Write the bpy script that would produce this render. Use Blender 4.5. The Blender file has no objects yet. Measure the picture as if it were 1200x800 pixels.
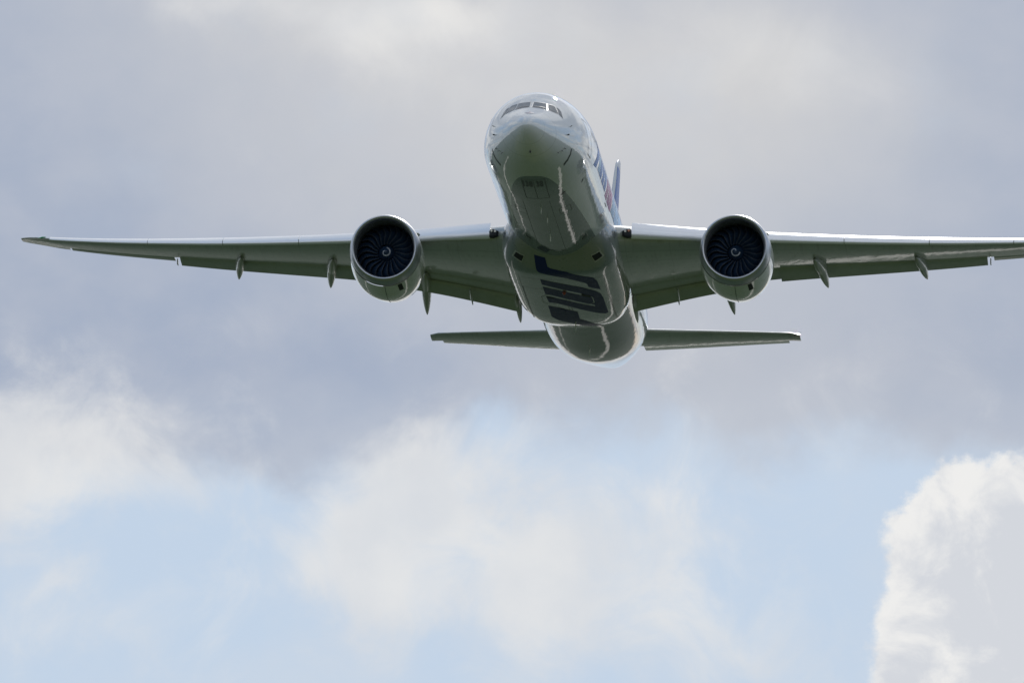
import bpy, bmesh, math, random
from mathutils import Vector, Matrix, Euler
from mathutils.bvhtree import BVHTree
PI = math.pi
R = math.radians
sc = bpy.context.scene
COL = sc.collection

# ------------------------------------------------------------------ camera
ELEV = 10.0                        # the long lens looks 10 degrees above the horizon
cam_d = bpy.data.cameras.new('camera')
cam = bpy.data.objects.new('camera', cam_d); COL.objects.link(cam)
cam.location = (0, 0, 1.7)
cam.rotation_euler = (R(90 + ELEV), 0, 0)
cam_d.sensor_width = 36.0
cam_d.lens = 36.0 * 13850 / 1200
cam_d.clip_start = 1.0
cam_d.clip_end = 60000
sc.camera = cam

# ------------------------------------------------------------------ sun and exposure
SUN_EL, SUN_AZ = 27.0, 8.0        # azimuth clockwise from +Y
sd = bpy.data.lights.new('sun', 'SUN'); sd.energy = 3.7; sd.angle = R(0.5); sd.color = (1.0, 0.96, 0.9)
sun = bpy.data.objects.new('sun', sd); COL.objects.link(sun)
sdir = Vector((math.sin(R(SUN_AZ)) * math.cos(R(SUN_EL)), math.cos(R(SUN_AZ)) * math.cos(R(SUN_EL)), math.sin(R(SUN_EL))))
sun.rotation_euler = sdir.to_track_quat('Z', 'Y').to_euler()
vs = sc.view_settings
vs.view_transform = 'Standard'; vs.look = 'None'; vs.exposure = 0.0; vs.gamma = 1.0
try: vs.use_curve_mapping = False
except Exception: pass

# ------------------------------------------------------------------ node helpers
class NT:
    def __init__(s, tree): s.t = tree; s.n = tree.nodes; s.l = tree.links
    def node(s, typ, **kw):
        nd = s.n.new(typ)
        for k, v in kw.items(): setattr(nd, k, v)
        return nd
    def put(s, sock, v):
        if isinstance(v, bpy.types.NodeSocket): s.l.new(v, sock)
        else: sock.default_value = v
    def m(s, op, a, b=None, c=None, clamp=False):
        nd = s.node('ShaderNodeMath', operation=op, use_clamp=clamp)
        s.put(nd.inputs[0], a)
        if b is not None: s.put(nd.inputs[1], b)
        if c is not None: s.put(nd.inputs[2], c)
        return nd.outputs[0]
    def v(s, op, a, b=None, scale=None):
        nd = s.node('ShaderNodeVectorMath', operation=op)
        s.put(nd.inputs[0], a)
        if b is not None: s.put(nd.inputs[1], b)
        if scale is not None: s.put(nd.inputs['Scale'], scale)
        return nd.outputs[0]
    def sep(s, a):
        nd = s.node('ShaderNodeSeparateXYZ'); s.put(nd.inputs[0], a); return nd.outputs
    def com(s, x, y, z=0.0):
        nd = s.node('ShaderNodeCombineXYZ')
        for i, q in enumerate((x, y, z)): s.put(nd.inputs[i], q)
        return nd.outputs[0]
    def noise(s, vec, scale=1.0, detail=4.0, rough=0.5, out='Fac', dist=0.0):
        nd = s.node('ShaderNodeTexNoise')
        s.put(nd.inputs['Vector'], vec); nd.inputs['Scale'].default_value = scale
        nd.inputs['Detail'].default_value = detail; nd.inputs['Roughness'].default_value = rough
        nd.inputs['Distortion'].default_value = dist
        return nd.outputs[out]
    def ss(s, x, lo, hi, a=0.0, b=1.0):
        nd = s.node('ShaderNodeMapRange', interpolation_type='SMOOTHSTEP')
        s.put(nd.inputs['Value'], x); s.put(nd.inputs['From Min'], lo); s.put(nd.inputs['From Max'], hi)
        s.put(nd.inputs['To Min'], a); s.put(nd.inputs['To Max'], b)
        return nd.outputs['Result']
    def mix(s, f, a, b):
        nd = s.node('ShaderNodeMix', data_type='RGBA', blend_type='MIX')
        s.put(nd.inputs[0], f); s.put(nd.inputs[6], a); s.put(nd.inputs[7], b)
        return nd.outputs[2]
    def blob(s, u, v, cx, cy, rx, ry, w=1.0):
        a = s.m('DIVIDE', s.m('SUBTRACT', u, cx), rx); b = s.m('DIVIDE', s.m('SUBTRACT', v, cy), ry)
        q = s.m('ADD', s.m('MULTIPLY', a, a), s.m('MULTIPLY', b, b))
        return s.m('MULTIPLY', s.m('EXPONENT', s.m('MULTIPLY', q, -1.0)), w)
    def total(s, lst):
        r = lst[0]
        for q in lst[1:]: r = s.m('ADD', r, q)
        return r

def lin(r, g, b):
    f = lambda c: (c / 255 / 12.92) if c / 255 <= 0.04045 else ((c / 255 + 0.055) / 1.055) ** 2.4
    return (f(r), f(g), f(b))

# ------------------------------------------------------------------ world: sky texture + cloud decks by azimuth and elevation
world = bpy.data.worlds.new('World'); sc.world = world; world.use_nodes = True
wt = world.node_tree; wt.nodes.clear(); W = NT(wt)
BG = 0.1
def cl(r, g, b, k=1.0):            # a cloud radiance, divided by the background strength
    c = lin(r, g, b); return (c[0] * k / BG, c[1] * k / BG, c[2] * k / BG, 1)
sky = W.node('ShaderNodeTexSky', sky_type='NISHITA'); sky.sun_disc = False
sky.sun_elevation = R(SUN_EL); sky.sun_rotation = R(SUN_AZ)
sky.altitude = 30; sky.air_density = 1.0; sky.dust_density = 0.8; sky.ozone_density = 2.0
d = W.v('NORMALIZE', W.node('ShaderNodeTexCoord').outputs['Generated'])
dx, dy, dz = W.sep(d)
K = 138.5                          # 100 cloud units to the radian-ish: small angles of sky get fine cloud detail
U0 = W.m('MULTIPLY', W.m('ARCTAN2', dx, dy), K)
V0 = W.m('MULTIPLY', W.m('SUBTRACT', W.m('ARCSINE', dz), R(ELEV)), K)
P0 = W.com(U0, V0, 0.0)
w1 = W.v('SUBTRACT', W.noise(P0, 0.42, 5, 0.55, 'Color'), (0.5, 0.5, 0.5))
w2 = W.v('SUBTRACT', W.noise(W.v('ADD', P0, (31.3, 7.1, 2.0)), 1.5, 7, 0.6, 'Color'), (0.5, 0.5, 0.5))
Pw = W.v('ADD', W.v('ADD', P0, W.v('SCALE', w1, scale=1.9)), W.v('SCALE', w2, scale=0.42))
U, V, _ = W.sep(Pw)
def px(x, y): return ((x - 600) / 100.0, (400 - y) / 100.0)
def blobs(lst, u=None, v=None):
    out = []
    for (x, y, rx, ry, w) in lst:
        cx, cy = px(x, y); out.append(W.blob(u or U, v or V, cx, cy, rx / 100, ry / 100, w))
    return W.total(out)
# base blue, a little paler towards the horizon haze
base = W.mix(0.94, sky.outputs[0], cl(181, 203, 228))
# high grey deck over the upper half
grey_m = W.ss(W.total([W.ss(V, -2.6, 0.1), blobs([(130, 440, 260, 90, 0.55), (330, 500, 200, 80, .45), (1050, 440, 260, 100, 0.5), (600, 500, 60, 45, -.35),
                      (800, 520, 90, 60, -.2)]), W.m('MULTIPLY', W.m('SUBTRACT', W.noise(P0, .55, 5, .55), .5), .7)]), 0.28, 1.0)
gv = blobs([(560, 150, 520, 230, .85), (900, 60, 230, 110, .55), (420, 10, 230, 90, .7), (820, 190, 300, 150, .25), (20, 300, 300, 260, -.35), (420, 470, 220, 90, -.22),
            (300, 380, 240, 120, -.3), (860, 450, 300, 110, .35), (1180, 240, 180, 250, -.12)])
gcol = W.mix(W.ss(gv, -0.35, 1.35), cl(162, 173, 194), cl(209, 208, 208))
gvar = W.noise(W.v('MULTIPLY', P0, (1.0, 1.4, 1.0)), .8, 6, .5)
gcol = W.mix(W.ss(gvar, .3, .75, 0, .35), gcol, cl(196, 198, 206))
c = W.mix(W.m('MULTIPLY', grey_m, .93), base, gcol)
# soft white puffs
wisp = W.m('SUBTRACT', W.noise(P0, .75, 9, .62, dist=.6), .5)
puff = W.m('ADD', blobs([(-10, 490, 110, 70, .62), (90, 510, 120, 60, .5), (-30, 575, 100, 60, .7), (200, 570, 150, 50, .42), (50, 685, 70, 26, .5), (10, 740, 160, 30, .2),
              (430, 650, 75, 85, .85), (480, 540, 70, 60, .8), (560, 590, 110, 80, .7), (690, 640, 120, 70, .72), (660, 730, 130, 60, .6), (560, 690, 90, 50, .4), (800, 600, 90, 60, .35),
              (880, 790, 160, 40, .45), (360, 640, 45, 50, .5), (840, 710, 90, 50, .3), (240, 10, 90, 40, .45), (480, 10, 150, 40, .7), (400, 60, 80, 40, .35), (920, 70, 130, 65, .4), (560, 90, 200, 90, .25)]),
              W.m('MULTIPLY', wisp, W.ss(V0, -.9, .8, 1.8, .7)))
puff_m = W.ss(puff, 0.0, 1.05)
pcol = W.mix(W.ss(W.noise(W.v('ADD', P0, (3, 9, 4)), .7, 6, .5), .35, .68), cl(220, 222, 225), cl(235, 234, 232))
c = W.mix(W.m('MULTIPLY', puff_m, .90), c, pcol)
veil = W.m('MULTIPLY', W.ss(W.noise(W.v('ADD', P0, (17, 5, 8)), .45, 8, .6), .38, .70, .20, .46), W.ss(V0, -.2, -1.4))
c = W.mix(veil, c, cl(212, 217, 224))
# hard-edged cumulus on the right
w3 = W.v('SUBTRACT', W.noise(P0, 1.1, 8, .62, 'Color'), (0.5, 0.5, 0.5))
Pc = W.v('ADD', P0, W.v('SCALE', w3, scale=1.15)); Uc, Vc, _ = W.sep(Pc)
cum = blobs([(1235, 670, 150, 125, 1.3), (1130, 750, 92, 125, 1.0), (1112, 615, 45, 52, .5), (1180, 800, 160, 90, 1.0), (1190, 585, 90, 45, .5)], Uc, Vc)
cum_m = W.ss(cum, 0.44, 0.70)
ccol = W.mix(W.ss(W.total([W.noise(W.v('ADD', P0, (11, 3, 4)), 1.1, 8, .6, dist=.4), blobs([(1190, 700, 80, 90, .16), (1080, 660, 30, 60, -.1)])]), .36, .62), cl(240, 239, 237), cl(212, 215, 221))
c = W.mix(W.m('MULTIPLY', cum_m, .96), c, ccol)
# the rest of the sky: broken cumulus on blue
far_w = W.ss(W.m('MAXIMUM', W.m('DIVIDE', W.m('ABSOLUTE', U0), 16.0), W.m('DIVIDE', W.m('ABSOLUTE', V0), 10.0)), .7, 1.6)
pl = W.v('DIVIDE', d, W.com(*(W.m('ADD', W.m('MAXIMUM', dz, 0.0), 0.14),) * 3))
fn = W.noise(pl, 1.1, 9, .56); fn2 = W.noise(W.v('ADD', pl, (5, 5, 5)), 2.3, 7, .55)
fm = W.ss(fn, .40, .56)
fcol = W.mix(W.ss(fn2, .35, .65), cl(250, 250, 250), cl(172, 178, 190))
far = W.mix(W.m('MULTIPLY', fm, .95), W.mix(0.65, sky.outputs[0], cl(160, 192, 228)), fcol)
c = W.mix(far_w, c, far)
bgn = W.node('ShaderNodeBackground'); wt.links.new(c, bgn.inputs[0]); bgn.inputs[1].default_value = BG
wt.links.new(bgn.outputs[0], W.node('ShaderNodeOutputWorld').inputs[0])

# ------------------------------------------------------------------ materials
def new_mat(name):
    m = bpy.data.materials.new(name); m.use_nodes = True
    t = m.node_tree; N = NT(t); b = t.nodes['Principled BSDF']
    return m, N, b
def paint(name, col, rough=.35, coat=1.0, coat_rough=.04, coat_ior=1.9, spec=.5, metallic=0.0, dirt=.15, bump=.02, streak=1.0, fn=None, bscale=0.35):
    m, N, b = new_mat(name)
    P = N.node('ShaderNodeTexCoord').outputs['Object']
    st = N.noise(N.v('MULTIPLY', P, (1.6 * streak, .22, 1.6 * streak)), 1.0, 6, .6)
    fine = N.noise(P, 3.0, 5, .6)
    f = N.m('MULTIPLY', N.ss(N.m('ADD', N.m('MULTIPLY', st, .7), N.m('MULTIPLY', fine, .3)), .45, .75), dirt)
    c = (*col, 1)
    if fn: c = fn(N, P)
    c = N.mix(f, c, (col[0] * .45, col[1] * .42, col[2] * .36, 1))
    N.put(b.inputs['Base Color'], c)
    b.inputs['Metallic'].default_value = metallic
    N.put(b.inputs['Roughness'], N.ss(fine, .2, .8, rough * .85, rough * 1.2))
    b.inputs['Coat Weight'].default_value = coat
    b.inputs['Coat Roughness'].default_value = coat_rough
    b.inputs['Coat IOR'].default_value = coat_ior
    b.inputs['Specular IOR Level'].default_value = spec
    if bump:
        h = N.m('ADD', N.noise(N.v('MULTIPLY', P, (1, .55, 1)), bscale * 3, 3, .5), N.m('MULTIPLY', N.noise(P, bscale * 14, 2, .5), .12))
        bp = N.node('ShaderNodeBump'); bp.inputs['Strength'].default_value = 1.0; bp.inputs['Distance'].default_value = bump
        N.put(bp.inputs['Height'], h)
        N.l.new(bp.outputs[0], b.inputs['Normal']); N.l.new(bp.outputs[0], b.inputs['Coat Normal'])
    return m
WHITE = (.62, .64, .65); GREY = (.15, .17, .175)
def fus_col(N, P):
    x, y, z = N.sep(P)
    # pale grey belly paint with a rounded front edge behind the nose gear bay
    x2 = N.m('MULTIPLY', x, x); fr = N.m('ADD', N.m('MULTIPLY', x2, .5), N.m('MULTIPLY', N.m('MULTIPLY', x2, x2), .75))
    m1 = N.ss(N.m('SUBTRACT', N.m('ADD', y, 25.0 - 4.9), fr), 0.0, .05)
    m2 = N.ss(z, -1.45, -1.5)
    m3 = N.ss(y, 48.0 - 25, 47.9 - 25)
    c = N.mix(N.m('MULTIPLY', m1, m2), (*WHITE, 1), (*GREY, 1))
    # rounded front edge follows the fuselage
    # skin joints: thin darker rings and stringer laps
    ring = N.m('ABSOLUTE', N.m('SUBTRACT', N.m('FRACT', N.m('DIVIDE', N.m('ADD', y, 100.0), 5.35)), .5))
    c = N.mix(N.ss(ring, .0035, .0015, 0, .45), c, (.2, .2, .2, 1))
    rad = N.m('ABSOLUTE', N.m('SUBTRACT', y, 1.55 - 25))
    c = N.mix(N.ss(rad, .02, .008, 0, .35), c, (.2, .2, .2, 1))
    return c
M = {}
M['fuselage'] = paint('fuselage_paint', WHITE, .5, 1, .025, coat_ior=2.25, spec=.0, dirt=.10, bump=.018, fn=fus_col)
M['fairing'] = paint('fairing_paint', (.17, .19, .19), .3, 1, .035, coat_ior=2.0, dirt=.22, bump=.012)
M['white'] = paint('white_paint', WHITE, .3, 1, .04, dirt=.10, bump=.008)
def wing_col(N, P):
    x, y, z = N.sep(P); ax = N.m('ABSOLUTE', x); base_ = (.37, .39, .37, 1)
    # t runs 0 at the leading edge to 1 at the trailing edge of the port and starboard panels
    le = N.m('ADD', N.m('MULTIPLY', ax, .702), 23.35 - 25.0)
    ch = N.m('MAXIMUM', N.m('SUBTRACT', 12.2, N.m('MULTIPLY', ax, .32)), 2.2)
    t = N.m('DIVIDE', N.m('SUBTRACT', y, le), ch)
    c = base_
    for k, (a, w_) in enumerate(((.14, .0035), (.30, .003), (.46, .003), (.60, .0035), (.70, .004))):
        c = N.mix(N.ss(N.m('ABSOLUTE', N.m('SUBTRACT', t, a)), w_ * 1.4, w_ * .5, 0, .55), c, (.12, .13, .12, 1))
    rib = N.m('ABSOLUTE', N.m('SUBTRACT', N.m('FRACT', N.m('DIVIDE', ax, 2.35)), .5))
    c = N.mix(N.ss(rib, .010, .004, 0, .4), c, (.12, .13, .12, 1))
    ex = N.m('MULTIPLY', N.m('SUBTRACT', N.m('FRACT', N.m('DIVIDE', ax, .78)), .5), 2.6)
    for a in (.22, .38, .53):
        ey = N.m('DIVIDE', N.m('MULTIPLY', N.m('SUBTRACT', t, a), ch), .22)
        r_ = N.m('SQRT', N.m('ADD', N.m('MULTIPLY', ex, ex), N.m('MULTIPLY', ey, ey)))
        c = N.mix(N.ss(N.m('ABSOLUTE', N.m('SUBTRACT', r_, .85)), .16, .05, 0, .4), c, (.14, .15, .14, 1))
    # skin planks of randomly differing tone
    pk = N.node('ShaderNodeTexWhiteNoise', noise_dimensions='2D')
    N.put(pk.inputs['Vector'], N.com(N.m('FLOOR', N.m('DIVIDE', ax, 4.7)), N.m('FLOOR', N.m('MULTIPLY', t, 6.5)), 0))
    c = N.mix(N.ss(pk.outputs['Value'], .3, 1, 0, .3), c, (.26, .28, .25, 1))
    # fluid streaks running aft
    stn = N.noise(N.v('MULTIPLY', P, (2.2, .12, 1)), 1.0, 5, .65)
    return N.mix(N.ss(stn, .56, .70, 0, .45), c, (.17, .17, .13, 1))
M['wing'] = paint('wing_grey_paint', (.36, .38, .37), .34, 1, .07, coat_ior=2.1, dirt=.3, bump=.014, streak=.5, fn=wing_col)
M['flap'] = paint('flap_grey_paint', (.36, .39, .36), .4, .6, .12, dirt=.35, bump=.008, streak=.5)
M['canoe'] = paint('flap_fairing_paint', (.36, .38, .36), .4, .6, .1, dirt=.35, bump=.004)
M['slat'] = paint('bare_aluminium', (.84, .85, .88), .33, 0, .1, metallic=.55, dirt=.03, bump=.004)
M['lip'] = paint('inlet_lip_metal', (.50, .51, .54), .36, 0, .1, metallic=.9, dirt=.1, bump=0)
M['nacelle'] = paint('nacelle_paint', (.66, .68, .66), .3, 1, .04, coat_ior=2.2, dirt=.2, bump=.012)
M['liner'] = paint('inlet_liner', (.12, .13, .15), .5, 0, .2, dirt=.2, bump=0)
M['blade'] = paint('fan_blade_composite', (.012, .032, .07), .45, .2, .2, dirt=.1, bump=0)
M['blade_edge'] = paint('blade_edge_titanium', (.10, .12, .16), .45, 0, .2, metallic=.6, dirt=.1, bump=0)
M['dark'] = paint('dark_cavity', (.012, .015, .02), .7, 0, .2, dirt=0, bump=0)  # near-black; on flat patches it stands for the shade inside openings
M['hot'] = paint('exhaust_metal', (.20, .17, .14), .4, 0, .2, metallic=.9, dirt=.4, bump=0)
M['navy'] = paint('navy_lettering', (.014, .024, .12), .55, .16, .08, coat_ior=1.5, spec=.1, dirt=.1, bump=.008)
M['blue'] = paint('blue_livery', (.13, .25, .58), .55, .12, .08, coat_ior=1.5, spec=.15, dirt=.0, bump=.004)
M['lblue'] = paint('light_blue_livery', (.36, .54, .78), .55, .12, .08, coat_ior=1.5, spec=.15, dirt=.0, bump=.004)
M['pink'] = paint('pink_livery', (.50, .24, .42), .55, .12, .08, coat_ior=1.5, spec=.15, dirt=.0, bump=.004)
M['black'] = paint('black_trim', (.02, .02, .022), .5, .2, .2, dirt=.1, bump=0)
M['seam'] = paint('panel_seam', (.05, .055, .055), .5, .2, .2, dirt=.1, bump=0)
M['steel'] = paint('probe_steel', (.25, .25, .26), .3, 0, .2, metallic=.9, dirt=.1, bump=0)
M['swirl'] = paint('white_spiral_paint', (.62, .65, .70), .4, .2, .2, dirt=.1, bump=0)
M['frame'] = paint('window_frame_metal', (.5, .5, .5), .35, 0, .2, metallic=.6, dirt=.1, bump=0)
m, N, b = new_mat('cockpit_glass'); M['glass'] = m
b.inputs['Base Color'].default_value = (.012, .05, .09, 1); b.inputs['Roughness'].default_value = .06
b.inputs['IOR'].default_value = 1.33
def lamp_glass(name, col):
    m, N, b = new_mat(name); b.inputs['Base Color'].default_value = (*col, 1); b.inputs['Roughness'].default_value = .1
    b.inputs['Coat Weight'].default_value = 1; return m
M['red'] = lamp_glass('red_lens', (.35, .02, .02)); M['green'] = lamp_glass('green_lens', (.02, .35, .12)); M['clear'] = lamp_glass('clear_lens', (.75, .72, .62))
M['amber'] = lamp_glass('amber_lens', (.55, .16, .04))

# ground
def ground_mat():
    m, N, b = new_mat('airfield_grass')
    P = N.node('ShaderNodeTexCoord').outputs['Object']
    n1 = N.noise(P, .012, 6, .6); n2 = N.noise(P, .09, 6, .6); n3 = N.noise(P, 2.5, 4, .6); n4 = N.noise(N.v('ADD', P, (400, 90, 0)), .022, 5, .5)
    c = N.mix(N.ss(n1, .38, .62), (.044, .066, .026, 1), (.068, .086, .034, 1))
    c = N.mix(N.ss(n2, .5, .72, 0, .5), c, (.075, .075, .05, 1))
    c = N.mix(N.ss(n3, .3, .7, 0, .35), c, (.03, .05, .016, 1))
    c = N.mix(N.ss(n4, .64, .67, 0, .9), c, (.24, .23, .19, 1))
    # unseen ground behind the aeroplane, darkened to deepen the reflection in the belly
    gx, gy_, gz_ = N.sep(N.v('ADD', P, N.v('SCALE', N.noise(P, .02, 4, .5, 'Color'), scale=60.0)))
    dark_ground = N.mix(N.ss(n2, .4, .7), (.018, .037, .025, 1), (.030, .053, .034, 1))
    c = N.mix(N.ss(gy_, 735.0, 775.0), c, dark_ground)
    N.put(b.inputs['Base Color'], c); b.inputs['Roughness'].default_value = .95; b.inputs['Specular IOR Level'].default_value = .1
    return m
def pave_mat(name, col):
    m, N, b = new_mat(name)
    P = N.node('ShaderNodeTexCoord').outputs['Object']
    c = N.mix(N.ss(N.noise(P, .15, 7, .65), .35, .7), (*col, 1), (col[0] * .6, col[1] * .6, col[2] * .6, 1))
    N.put(b.inputs['Base Color'], c); b.inputs['Roughness'].default_value = .85; return m

# ------------------------------------------------------------------ mesh helpers
OFF = Vector((0, 25.0, 0))         # aeroplane origin: on the axis, 25 m behind the nose tip
def link_mesh(name, verts, faces, mat, parent=None, smooth=True, mats=None, fmat=None, sub=True):
    me = bpy.data.meshes.new(name)
    me.from_pydata([tuple(Vector(v) - OFF) if sub else tuple(v) for v in verts], [], faces)
    for q in (mats or [mat]): me.materials.append(q)
    if fmat:
        for p, k in zip(me.polygons, fmat): p.material_index = k
    if smooth:
        for p in me.polygons: p.use_smooth = True
    bm = bmesh.new(); bm.from_mesh(me); bmesh.ops.recalc_face_normals(bm, faces=bm.faces)
    if smooth:
        for e in bm.edges:
            if len(e.link_faces) == 2 and e.calc_face_angle(0) > R(38): e.smooth = False
    bm.to_mesh(me); bm.free()
    o = bpy.data.objects.new(name, me); COL.objects.link(o)
    if parent: o.parent = parent
    return o
def loft(rings, closed=True, cap=True):
    n = len(rings[0]); verts = [v for r in rings for v in r]; faces = []
    for i in range(len(rings) - 1):
        for j in range(n if closed else n - 1):
            a = i * n + j; b_ = i * n + (j + 1) % n
            faces.append((a, b_, b_ + n, a + n))
    if cap and closed:
        faces.append(tuple(range(n))); faces.append(tuple((len(rings) - 1) * n + j for j in range(n)))
    return verts, faces
def merge(parts):
    V, F = [], []
    for v, f in parts:
        k = len(V); V += list(v); F += [tuple(i + k for i in q) for q in f]
    return V, F
def box(cx, cy, cz, sx, sy, sz, rot=None):
    vs_ = []
    for i in (-1, 1):
        for j in (-1, 1):
            for k in (-1, 1):
                p = Vector((i * sx / 2, j * sy / 2, k * sz / 2))
                if rot: p = rot @ p
                vs_.append(p + Vector((cx, cy, cz)))
    return vs_, [(0, 1, 3, 2), (4, 6, 7, 5), (0, 4, 5, 1), (2, 3, 7, 6), (0, 2, 6, 4), (1, 5, 7, 3)]
def tube(pts, rad, n=10, flat=None):
    rings = []
    for i, p in enumerate(pts):
        p = Vector(p); a = Vector(pts[max(0, i - 1)]); c_ = Vector(pts[min(len(pts) - 1, i + 1)])
        t = (c_ - a).normalized(); s = t.cross(Vector((0, 0, 1)))
        if s.length < 1e-4: s = Vector((1, 0, 0))
        s.normalize(); u = s.cross(t)
        r = rad[i] if isinstance(rad, (list, tuple)) else rad
        rx, rz = r if isinstance(r, tuple) else (r, r)
        rings.append([p + s * math.cos(2 * PI * k / n) * rx + u * math.sin(2 * PI * k / n) * rz for k in range(n)])
    return loft(rings)
def pchip(xs, ys):
    n = len(xs); h = [xs[i + 1] - xs[i] for i in range(n - 1)]; dl = [(ys[i + 1] - ys[i]) / h[i] for i in range(n - 1)]
    dd = [0] * n; dd[0] = dl[0]; dd[-1] = dl[-1]
    for i in range(1, n - 1):
        if dl[i - 1] * dl[i] <= 0: dd[i] = 0
        else:
            w1_ = 2 * h[i] + h[i - 1]; w2_ = h[i] + 2 * h[i - 1]
            dd[i] = (w1_ + w2_) / (w1_ / dl[i - 1] + w2_ / dl[i])
    def f(x):
        if x <= xs[0]: return ys[0]
        if x >= xs[-1]: return ys[-1]
        i = 0
        while x > xs[i + 1]: i += 1
        t = (x - xs[i]) / h[i]
        return ((1 + 2 * t) * (1 - t) ** 2 * ys[i] + t * (1 - t) ** 2 * h[i] * dd[i] + t * t * (3 - 2 * t) * ys[i + 1] + t * t * (t - 1) * h[i] * dd[i + 1])
    return f
def bvh_of(o):
    return BVHTree.FromPolygons([v.co.copy() for v in o.data.vertices], [tuple(p.vertices) for p in o.data.polygons])
def decal(name, loops, axis, tree, mat, parent, step=.2, off=.012, start=None):
    """lay flat outlines on a surface: cut them to a fine net and drop every vertex on to the skin"""
    bm = bmesh.new()
    for lp in loops:
        vv = [bm.verts.new((p[0], p[1], 0)) for p in lp]
        f = bm.faces.new(vv)
    bmesh.ops.triangulate(bm, faces=bm.faces[:])
    for ax in (0, 1):
        lo = min(v.co[ax] for v in bm.verts); hi = max(v.co[ax] for v in bm.verts)
        k = math.ceil(lo / step)
        while k * step < hi:
            no = Vector((1, 0, 0)) if ax == 0 else Vector((0, 1, 0))
            bmesh.ops.bisect_plane(bm, geom=bm.verts[:] + bm.edges[:] + bm.faces[:], plane_co=no * (k * step), plane_no=no, dist=1e-5)
            k += 1
    for v in bm.verts:
        a, b_ = v.co.x, v.co.y
        if axis == 'belly': o_, dr = Vector((a, b_ - 25, -12)), Vector((0, 0, 1))
        elif axis == 'nose': o_, dr = Vector((a, -40, b_)), Vector((0, 1, 0))
        elif axis == 'port': o_, dr = Vector((15, a - 25, b_)), Vector((-1, 0, 0))
        elif axis == 'starboard': o_, dr = Vector((-15, a - 25, b_)), Vector((1, 0, 0))
        elif axis == 'fin_port': o_, dr = Vector((4, a - 25, b_)), Vector((-1, 0, 0))
        elif axis == 'fin_starboard': o_, dr = Vector((-4, a - 25, b_)), Vector((1, 0, 0))
        hit, nrm, idx, dist = tree.ray_cast(o_, dr)
        if hit is None:
            hit, nrm, idx, dist = tree.find_nearest(o_ + dr * 10)
        if nrm.dot(dr) > 0: nrm = -nrm
        v.co = hit + nrm * off
    me = bpy.data.meshes.new(name); bm.normal_update(); bm.to_mesh(me); bm.free()
    for p in me.polygons: p.use_smooth = True
    me.materials.append(mat)
    o = bpy.data.objects.new(name, me); COL.objects.link(o); o.parent = parent
    return o
def stroke(pts, w):
    out = []
    for a, b_ in zip(pts, pts[1:]):
        a = Vector(a); b_ = Vector(b_); t = (b_ - a).normalized(); n = Vector((-t.y, t.x)) * w / 2
        out.append([a - n - t * w * .3, b_ - n + t * w * .3, b_ + n + t * w * .3, a + n - t * w * .3])
    return out

# ------------------------------------------------------------------ ground (mirrored in the glossy paint)
def sheet(name, x0, x1, y0, y1, z, mat):
    o = link_mesh(name, [(x0, y0, z), (x1, y0, z), (x1, y1, z), (x0, y1, z)], [(0, 1, 2, 3)], mat, smooth=False, sub=False)
    o['kind'] = 'structure'; return o
sheet('ground', -30000, 30000, -30000, 30000, 0, ground_mat())

# ------------------------------------------------------------------ the airliner
air = bpy.data.objects.new('airliner', None); COL.objects.link(air)
air['label'] = 'white and grey twin-engine jet airliner climbing overhead with blue lettering on its belly'
air['category'] = 'airliner'
def rot_pose():
    a, b_, c_ = -2.0395e-01, -7.6626e-02, 0.0
    Rx = Matrix.Rotation(a, 3, 'X'); Rz = Matrix.Rotation(b_, 3, 'Z'); Ry = Matrix.Rotation(c_, 3, 'Y')
    E_ = Matrix.Rotation(R(ELEV), 3, 'X')
    loc = E_ @ Vector((2.6145, 649.265, 7.4198)) + Vector((0, 0, 1.7))
    return (E_ @ Rz @ Rx @ Ry).to_4x4(), loc
rm, loc = rot_pose()
air.matrix_world = Matrix.Translation(loc) @ rm

# service roads either side of the flight line, seen only as pale streaks in the belly
yaw = -2.0 * PI / 180
def road(x0, w, col, y0=0, y1=6000):
    mt = pave_mat('concrete_paving', col)
    t = Vector((-math.sin(yaw * -1.6), math.cos(yaw), 0)); p = Vector((loc.x + x0, loc.y, 0))
    s = Vector((1, 0, 0)) * w / 2
    q = [p + t * (y0 + 180) - s, p + t * (y0 + 180) + s, p + t * y1 + s, p + t * y1 - s]
    o = link_mesh('service_road', [(v.x, v.y, .004) for v in q], [(0, 1, 2, 3)], mt, smooth=False, sub=False); o['kind'] = 'structure'
road(-125, 12, (.42, .40, .35)); road(112, 16, (.42, .40, .35))

# ---- fuselage
q = math.sqrt
ky = [.6, .64, .78, 1.2, 1.8, 2.5, 3.3, 4.4, 5.3, 6.5, 8, 10, 12, 50, 51.5, 53, 54.5, 56, 58, 60, 62, 64, 66, 68, 70, 72, 73.0, 73.25]
top = [-.85, -.68, -.52, -.28, -.01, .29, .63, 1.16, 1.64, 2.13, 2.50, 2.84, 3.0, 3.0, 3.0, 3.0, 3.0, 3.0, 3.0, 3.0, 2.98, 2.94, 2.88, 2.78, 2.62, 2.4, 2.2, 1.9]
bot = [-.85, -1.05, -1.25, -1.58, -1.90, -2.18, -2.42, -2.66, -2.80, -2.91, -2.97, -3.0, -3.0, -3.0, -2.95, -2.84, -2.69, -2.47, -2.12, -1.76, -1.4, -1.04, -.67, -.27, .16, .66, .95, 1.15]
wid = [0.0, .18, .36, .68, 1.04, 1.40, 1.75, 2.15, 2.41, 2.65, 2.83, 2.95, 3.0, 3.0, 3.0, 2.98, 2.94, 2.88, 2.72, 2.5, 2.24, 1.94, 1.62, 1.28, .92, .55, .36, .12]
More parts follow.
